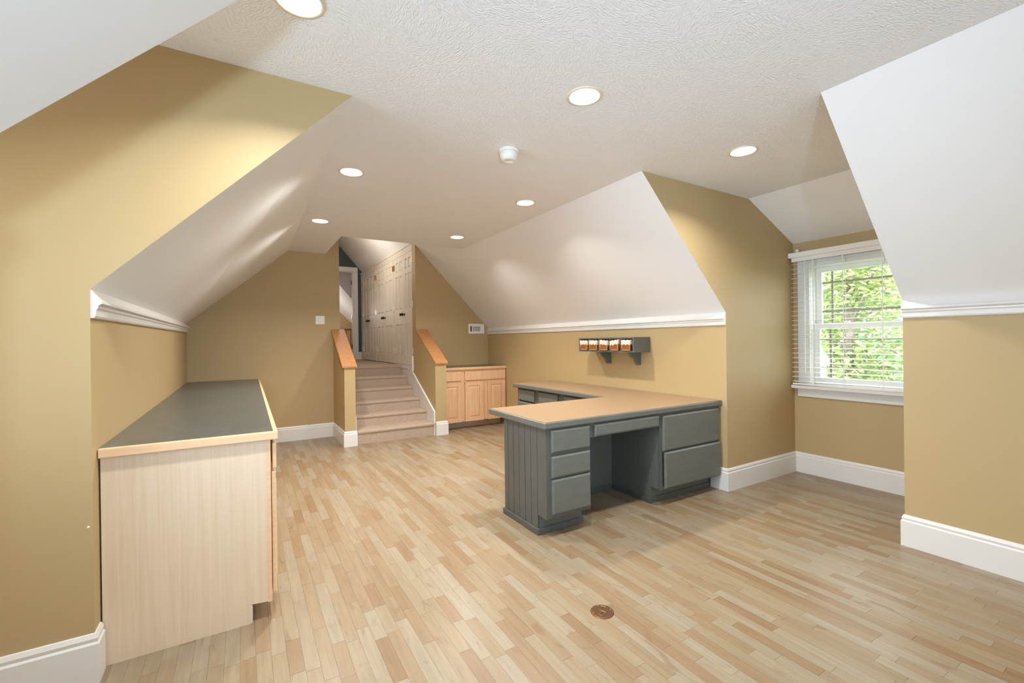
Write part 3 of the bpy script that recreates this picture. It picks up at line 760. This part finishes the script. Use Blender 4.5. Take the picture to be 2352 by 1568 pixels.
# ------------------------------------------------------------------ L-shaped desk
DY = 2.478; DX = 1.745; DT = .757; DTT = .803; DB = 3.045; TOE = .137; TY = 2.583
dp = thing('drawer_pedestal', 'grey desk pedestal with three drawers and a beadboard end', 'desk drawers', (1.94, 2.76, 0))
build(MB().box(DX+.012, 2.135, DY+.02, DB, TOE, DT-.001).box(DX+.012, 2.135, TY, DB, .0, TOE), 'carcass', GREYD, dp)
m = MB()
m.box(DX, 1.785, DY, DY+.0195, TOE, DT-.001).box(2.122, 2.135, DY, DY+.0195, TOE, DT-.001)
for a, b in ((TOE, .165), (.404, .416), (.563, .588), (.742, DT-.001)): m.box(DX+.001, 2.134, DY+.0004, DY+.0192, a, b)
build(m, 'face_frame', GREY, dp)
def drawer(parent, x0, x1, z0, z1, y=DY, th=.02):
    m = MB(); i = .012
    m.box(x0, x1, y-th*.6, y-.0005, z0, z1)
    m.add([(x0, y-th*.6, z0), (x1, y-th*.6, z0), (x1, y-th*.6, z1), (x0, y-th*.6, z1), (x0+i, y-th, z0+i), (x1-i, y-th, z0+i), (x1-i, y-th, z1-i), (x0+i, y-th, z1-i)],
          [(4, 5, 6, 7), (0, 1, 5, 4), (1, 2, 6, 5), (2, 3, 7, 6), (3, 0, 4, 7)])
    return build(m, 'drawer_front', GREYH, parent)
for a, b in ((.588, .744), (.416, .564), (.164, .404)): drawer(dp, 1.784, 2.127, a, b)
edges_y = [DB, 2.985, 2.905, 2.825, 2.745, 2.665, 2.585]
for k in range(6):
    build(MB().box(DX, DX+.0115, edges_y[k+1]+.0022, edges_y[k]-.0022, .045, DT-.001), 'board', GREY, dp, bevel=.002)
build(MB().box(DX, DX+.0115, DY+.02, 2.5834, TOE, DT-.001), 'board', GREY, dp, bevel=.002)
m = MB().box(DX-.012, DX+.011, TY-.012, DB+.012, 0, .045).box(DX+.0115, 2.147, TY-.012, TY-.0005, 0, .045).box(2.1355, 2.147, TY, DB-.02, 0, .045)
build(m, 'base_trim', GREY, dp, bevel=.004)
FX = 2.868; FXR = 3.640
fc = thing('file_cabinet', 'grey lateral file cabinet with two wide drawers under the desk by the corner', 'file cabinet', (3.25, 2.76, 0))
build(MB().box(FX+.001, FXR, DY+.02, 3.2, TOE, DT-.001).box(FX+.001, FXR, TY, 3.2, 0, TOE), 'carcass', GREYD, fc)
m = MB().box(FX, 2.902, DY, DY+.0195, TOE-.01, DT-.001).box(3.625, FXR, DY, DY+.0195, TOE-.01, DT-.001)
for a, b in ((TOE-.01, .16), (.43, .45), (.735, DT-.001)): m.box(FX+.001, FXR-.001, DY+.0004, DY+.0192, a, b)
build(m, 'face_frame', GREY, fc)
drawer(fc, 2.895, 3.634, .447, .735)
drawer(fc, 2.905, 3.638, .142, .437, y=DY-.008)
m = MB().box(FX-.012, FX+.0005, TY-.012, 3.02, 0, .045).box(FX+.001, FXR, TY-.012, TY-.0005, 0, .045)
build(m, 'base_trim', GREY, fc, bevel=.004)
mp_ = thing('modesty_panel', 'grey back panel closing the desk kneehole', 'panel', (2.5, 3.035, 0))
build(MB().box(2.1365, FX-.0005, 3.03, 3.045, 0, DT-.001), 'panel', GREYD, mp_)
build(MB().box(2.148, FX-.0125, 3.018, 3.0295, 0, .045), 'base_trim', GREY, mp_, bevel=.004)
pd = thing('pencil_drawer', 'shallow grey pencil drawer over the desk kneehole', 'drawer', (2.5, 2.6, .64))
build(MB().box(2.136, FX-.001, DY+.001, DY+.0195, .650, DT-.001), 'rail', GREY, pd)
build(MB().box(2.19, 2.83, DY+.02, 2.95, .66, .74), 'drawer_box', GREYD, pd)
drawer(pd, 2.172, 2.852, .655, .744)
rt = thing('credenza', 'row of grey drawers under the desk return along the right wall', 'drawer unit', (3.35, 4.1, 0))
QX = 3.045
build(MB().box(QX+.02, 3.645, 3.21, 4.935, .1, DT-.001).box(QX+.1, 3.645, 3.21, 4.93, 0, .1), 'carcass', GREYD, rt)
m = MB()
for a, b in ((4.895, 4.936), (4.44, 4.54), (3.94, 4.06), (3.43, 3.5), (3.2, 3.24)): m.box(QX, QX+.0195, a, b, .1, DT-.001)
m.box(QX+.0003, QX+.0192, 3.2, 4.936, .1, .14); m.box(QX+.0003, QX+.0192, 3.2, 4.936, .738, DT-.001)
build(m, 'face_frame', GREY, rt)
for a, b in ((4.54, 4.90), (4.062, 4.446), (3.50, 3.938), (3.24, 3.43)):
    for z0, z1 in ((.595, .738), (.37, .58), (.14, .355)):
        m = MB().box(QX-.012, QX-.0005, a, b, z0, z1)
        i = .012
        m.add([(QX-.012, a, z0), (QX-.012, b, z0), (QX-.012, b, z1), (QX-.012, a, z1), (QX-.02, a+i, z0+i), (QX-.02, b-i, z0+i), (QX-.02, b-i, z1-i), (QX-.02, a+i, z1-i)],
              [(4, 5, 6, 7), (0, 1, 5, 4), (1, 2, 6, 5), (2, 3, 7, 6), (3, 0, 4, 7)])
        build(m, 'drawer_front', GREYH, rt)
# desk top: one continuous L
TLx, TFy, TIx, TIy, TEy = 1.718, 2.452, 2.992, 3.255, 4.985
L1 = [(TLx, TFy), (XR-.003, TFy), (XR-.003, TEy), (TIx, TEy), (TIx, TIy), (TLx, TIy)]
e = .012
L2 = [(TLx+e, TFy+e), (XR-.003, TFy+e), (XR-.003, TEy-e), (TIx+e, TEy-e), (TIx+e, TIy-e), (TLx+e, TIy-e)]
dk = thing('desk_top', 'L-shaped peach laminate desk top with thick grey edge', 'desk', (2.7, 2.9, DT))
build(MB().prism(L1, 'z', DT, DTT-.002), 'edge_slab', GREYH, dk, bevel=.008)
build(MB().prism(L2, 'z', DTT-.003, DTT+.0006), 'laminate_surface', DTOP, dk)

# ------------------------------------------------------------------ wall shelf with baskets
sh = thing('wall_shelf', 'grey five-cubby wall shelf on two scrolled brackets above the desk', 'shelf', (3.54, 3.7, 1.222))
AX, AX1 = 3.42, XR-.002; AY0, AY1, AZ0, AZ1 = 3.272, 4.143, 1.222, 1.380
m = MB().box(AX, AX1, AY0, AY1, AZ1-.014, AZ1).box(AX, AX1, AY0, AY1, AZ0, AZ0+.016).box(AX, AX1, AY0, AY0+.016, AZ0+.0161, AZ1-.0141).box(AX, AX1, AY1-.014, AY1, AZ0+.0161, AZ1-.0141).box(AX1-.008, AX1, AY0+.0161, AY1-.0141, AZ0+.0161, AZ1-.0141)
build(m, 'box', GREYD, sh)
cw = (AY1-AY0-.03)/5
AY0i = AY0+.016
for k in range(1, 5):
    yy = AY0i+k*cw
    build(MB().box(AX+.001, AX1-.009, yy-.006, yy+.006, AZ0+.0161, AZ1-.0141), 'divider', GREYD, sh)
for yy in (3.415, 3.868):
    pr = [(AX1, 1.2215), (3.488, 1.2215), (3.488, 1.212), (3.512, 1.210), (3.516, 1.190), (3.526, 1.172), (3.545, 1.158), (3.572, 1.150), (3.578, 1.128), (3.588, 1.108), (3.602, 1.100), (3.606, 1.080), (AX1, 1.080)]
    br = build(MB().prism(pr, 'y', yy-.014, yy+.014), 'bracket', GREYD, sh, bevel=.002)
BL = ['wicker basket with a white liner in the far left cubby of the wall shelf', 'second wicker basket from the left in the wall shelf', 'wicker basket in the middle cubby of the wall shelf',
      'wicker basket with a small white clip in the wall shelf, fourth from left', 'wicker basket with a white liner in the rightmost cubby of the wall shelf']
def basket(k, y, tilt):
    t = thing('wicker_basket', BL[4-k], 'basket', (3.53, y, AZ0+.017), 'baskets in the wall shelf')
    o3 = OFF[t.name]
    hw, h = .058, .112; bz = AZ0+.0175
    x0, x1 = 3.408, 3.60
    b = MB().hexa([(x0+.004, y-hw+.005, bz), (x1, y-hw+.005, bz), (x1, y+hw-.005, bz), (x0+.004, y+hw-.005, bz)],
                  [(x0, y-hw, bz+.085), (x1, y-hw, bz+.085), (x1, y+hw, bz+.085), (x0, y+hw, bz+.085)])
    body = build(b, 'woven_body', WICKER, t, bevel=.004)
    r = MB()
    for s_ in (-1, 1): r.tube((x0+.002, y+s_*(hw-.003), bz+.004), (x0-.001, y+s_*(hw-.001), bz+.08), .0045, 6)
    r.tube((x0+.003, y-hw+.004, bz+.005), (x0+.003, y+hw-.004, bz+.005), .0045, 6)
    build(r, 'corner_cane', WICKRIM, body, smooth=True)
    # folded liner: wavy skirt around the rim
    n = 48; vs = []; fs = []
    rnd = random.Random(k)
    ring = []
    per = [(x0-.004, y-hw-.003), (x1+.002, y-hw-.003), (x1+.002, y+hw+.003), (x0-.004, y+hw+.003)]
    for e_ in range(4):
        a, b_ = per[e_], per[(e_+1) % 4]
        for q in range(12):
            f_ = q/12; ring.append((lerp(a[0], b_[0], f_), lerp(a[1], b_[1], f_)))
    cx0, cy0 = (x0+x1)/2, y
    for lv, (dz, gr) in enumerate(((.063, 1.0), (.085, 1.008), (.108, 1.0), (.112, .95), (.100, .90))):
        for j, (px, py) in enumerate(ring):
            wv = (1 if lv < 3 else 0)*.0015*math.sin(j*2.1+k*1.7)
            zz = bz+dz+(.004*math.sin(j*1.3+k) if lv in (0, 2, 3) else 0)+tilt*(py-cy0)
            vs.append((cx0+(px-cx0)*(gr+wv*10*.5), cy0+(py-cy0)*(gr+wv*8), zz))
    for lv in range(4):
        for j in range(n): fs.append((lv*n+j, lv*n+(j+1) % n, (lv+1)*n+(j+1) % n, (lv+1)*n+j))
    build(MB().add(vs, fs), 'cloth_liner', LINER, t, smooth=True)
    if k == 1: build(MB().box(x0-.009, x0-.005, y+.004, y+.016, bz+.052, bz+.064), 'clip', PLASTIC, t, bevel=.001)
    return t
for k in range(5): basket(k, AY0i+(k+.5)*cw+.004*(k % 2), (0, -.10, .06, 0, 0)[k])

# ------------------------------------------------------------------ switch, vent, floor outlet, wall anchor
t = thing('light_switch', 'white double light switch plate on the tan wall left of the stairs', 'light switch', (.935, YF-.005, 1.69))
build(MB().box(.874, .996, YF-.008, YF-.0005, 1.629, 1.750), 'plate', PLASTIC, t, bevel=.003)
for xx in (.908, .962):
    build(MB().box(xx-.006, xx+.006, YF-.018, YF-.008, 1.676, 1.702), 'toggle', PLASTIC, t, bevel=.002)
t = thing('air_vent', 'white slotted air vent on the far wall above the maple cabinet', 'vent', (3.437, YF-.005, 1.572))
build(MB().box(3.286, 3.588, YF-.010, YF-.0005, 1.489, 1.657), 'frame', PLASTIC, t, bevel=.003)
build(MB().box(3.318, 3.350, YF-.0115, YF-.0102, 1.527, 1.617), 'damper_slot', DARKP, t)
build(MB().box(3.368, 3.508, YF-.0115, YF-.0102, 1.530, 1.615), 'grille_back', paint('vent_shadow_grey', (120, 120, 124), .6), t)
for k in range(6):
    z = 1.536+k*.0145
    build(MB().box(3.366, 3.510, YF-.016, YF-.0116, z, z+.006), 'slat', PLASTIC, t)
for k in range(3): build(MB().box(3.320, 3.348, YF-.0145, YF-.0117, 1.548+k*.024, 1.551+k*.024), 'damper_bar', PLASTIC, t)
build(MB().lathe((3.555, YF-.010, 1.572), [(0, -.003), (.006, -.002), (.006, 0)], 10, 'y'), 'screw', PLASTIC, t)
t = thing('floor_outlet', 'round aged brass electrical outlet cover set in the wood floor', 'floor outlet', (1.515, 1.681, 0))
c = (1.515, 1.681, 0)
build(MB().lathe(c, [(0, .004), (.050, .004), (.055, .0035), (.058, .001), (.058, 0)], 36), 'cover_plate', BRASS, t, smooth=False)
for q, (dx, dy) in enumerate(((.017, .018), (-.012, -.014))):
    build(MB().lathe((c[0]+dx, c[1]+dy, .004), [(0, .0006), (.0165, .0006), (.019, .0022), (.021, .0006), (.021, 0)], 20), 'outlet_cap', BRASS, t)
    build(MB().box(c[0]+dx-.009, c[0]+dx+.009, c[1]+dy-.002, c[1]+dy+.002, .0045, .0055), 'slot', DARKP, t)
for dx, dy in ((.046, -.010), (-.044, .014), (.012, .046)):
    build(MB().lathe((c[0]+dx, c[1]+dy, .004), [(0, .0014), (.0028, .001), (.0035, 0)], 8), 'screw', GOLD, t)
tag(build(MB().lathe((-.548, DFL, .63), [(0, -.003), (.004, -.002), (.005, 0)], 10, 'y'), 'wall_anchor', PLASTIC), 'tiny white screw anchor in the tan wall left of the pale cabinet', 'wall anchor')

# ------------------------------------------------------------------ outside: lawn, trees, neighbouring gable
struct(MB().box(5.5, 400, -300, 400, -3.6, -3.5), 'ground', GRASS)
def tree(name, label, x, y, h, r, nleaf, mat, seed, trunk_r=.10, lsz=.07):
    rnd = random.Random(seed)
    t = thing(name, label, 'tree', (x, y, -3.5), 'trees outside the dormer window')
    m = MB(); m.tube((x, y, -3.5), (x+.1, y, -3.5+h*.9), trunk_r, 8)
    for k in range(8):
        a = rnd.random()*2*PI; zz = -3.5+h*(.3+.06*k)
        m.tube((x+.04, y, zz), (x+r*.6*math.cos(a), y+r*.6*math.sin(a), zz+r*.4), trunk_r*.3, 5)
    build(m, 'trunk', BARK, t)
    vs = []; fs = []
    blobs = [(rnd.uniform(-.55, .55)*r, rnd.uniform(-.55, .55)*r, h*rnd.uniform(.10, .92), r*rnd.uniform(.32, .44)) for _ in range(40)]
    for i in range(nleaf):
        bx, by, bz, br = blobs[i % len(blobs)]
        d = Vector((rnd.gauss(0, 1), rnd.gauss(0, 1), rnd.gauss(0, 1))).normalized()*br*rnd.uniform(.5, 1.0)
        p = Vector((x+bx+d.x, y+by+d.y, -3.5+bz+d.z*.8))
        u = Vector((rnd.gauss(0, 1), rnd.gauss(0, 1), rnd.gauss(0, .6))).normalized(); v_ = u.orthogonal().normalized()
        s_ = rnd.uniform(.7, 1.3)*lsz
        n0 = len(vs); vs += [tuple(p-u*s_), tuple(p+v_*s_*.5), tuple(p+u*s_), tuple(p-v_*s_*.5)]; fs.append((n0, n0+1, n0+2, n0+3))
    o = build(MB().add(vs, fs), 'foliage', mat, t, recalc=False); o['kind'] = 'stuff'
tree('leafy_tree', 'pale green leafy tree seen low through the dormer window', 11.6, 6.35, 5.6, 1.75, 9000, LEAF[0], 1)
tree('leafy_tree', 'dark green bushy tree seen through the right of the dormer window', 11.6, 2.8, 5.4, 1.75, 9000, LEAF[1], 2)
tree('tall_tree', 'tall tree with a grey trunk standing behind the low trees outside', 16.0, 6.45, 10.5, 2.4, 11000, LEAF[0], 3, .17, .10)
tree('tall_tree', 'tall shady tree outside, behind the dark green bushy tree', 16.0, 1.5, 10.0, 2.4, 9000, LEAF[1], 4, .12, .10)
tree('tall_tree', 'tall tree left of the grey-trunked one outside the dormer window', 16.0, 11.4, 10.0, 2.4, 7000, LEAF[0], 5, .12, .10)
tree('background_tree', 'broad background tree filling the middle of the dormer window view', 22.5, 9.6, 14.0, 3.4, 11000, LEAF[0], 6, .2, .15)
tree('background_tree', 'broad background tree at the right of the dormer window view', 22.5, 2.6, 14.0, 3.4, 9000, LEAF[1], 7, .2, .15)
hs = thing('house_gable', 'white gable end of a house wing low in the dormer window', 'building', (9.1, 4.7, -3.5))
build(MB().prism([(4.08, -3.5), (5.68, -3.5), (5.68, .93), (4.88, 2.22), (4.08, .93)], 'x', 9.0, 9.25), 'gable_wall', SIDING, hs)
build(MB().prism([(4.88, 2.27), (4.02, .89), (4.02, .83), (4.88, 2.20)], 'x', 8.97, 9.30).prism([(4.88, 2.27), (5.74, .89), (5.74, .83), (4.88, 2.20)], 'x', 8.97, 9.30), 'roof_edge', SIDING, hs)

# ------------------------------------------------------------------ hall lamp, and a point light added for unseen window daylight beyond
lamp('hall_lamp', 'POINT', (1.40, 8.3, 2.95), 'hall', shadow_soft_size=.3)
lamp('far_room_daylight', 'POINT', (1.5, 14.2, 2.3), 'far_room', shadow_soft_size=.25)
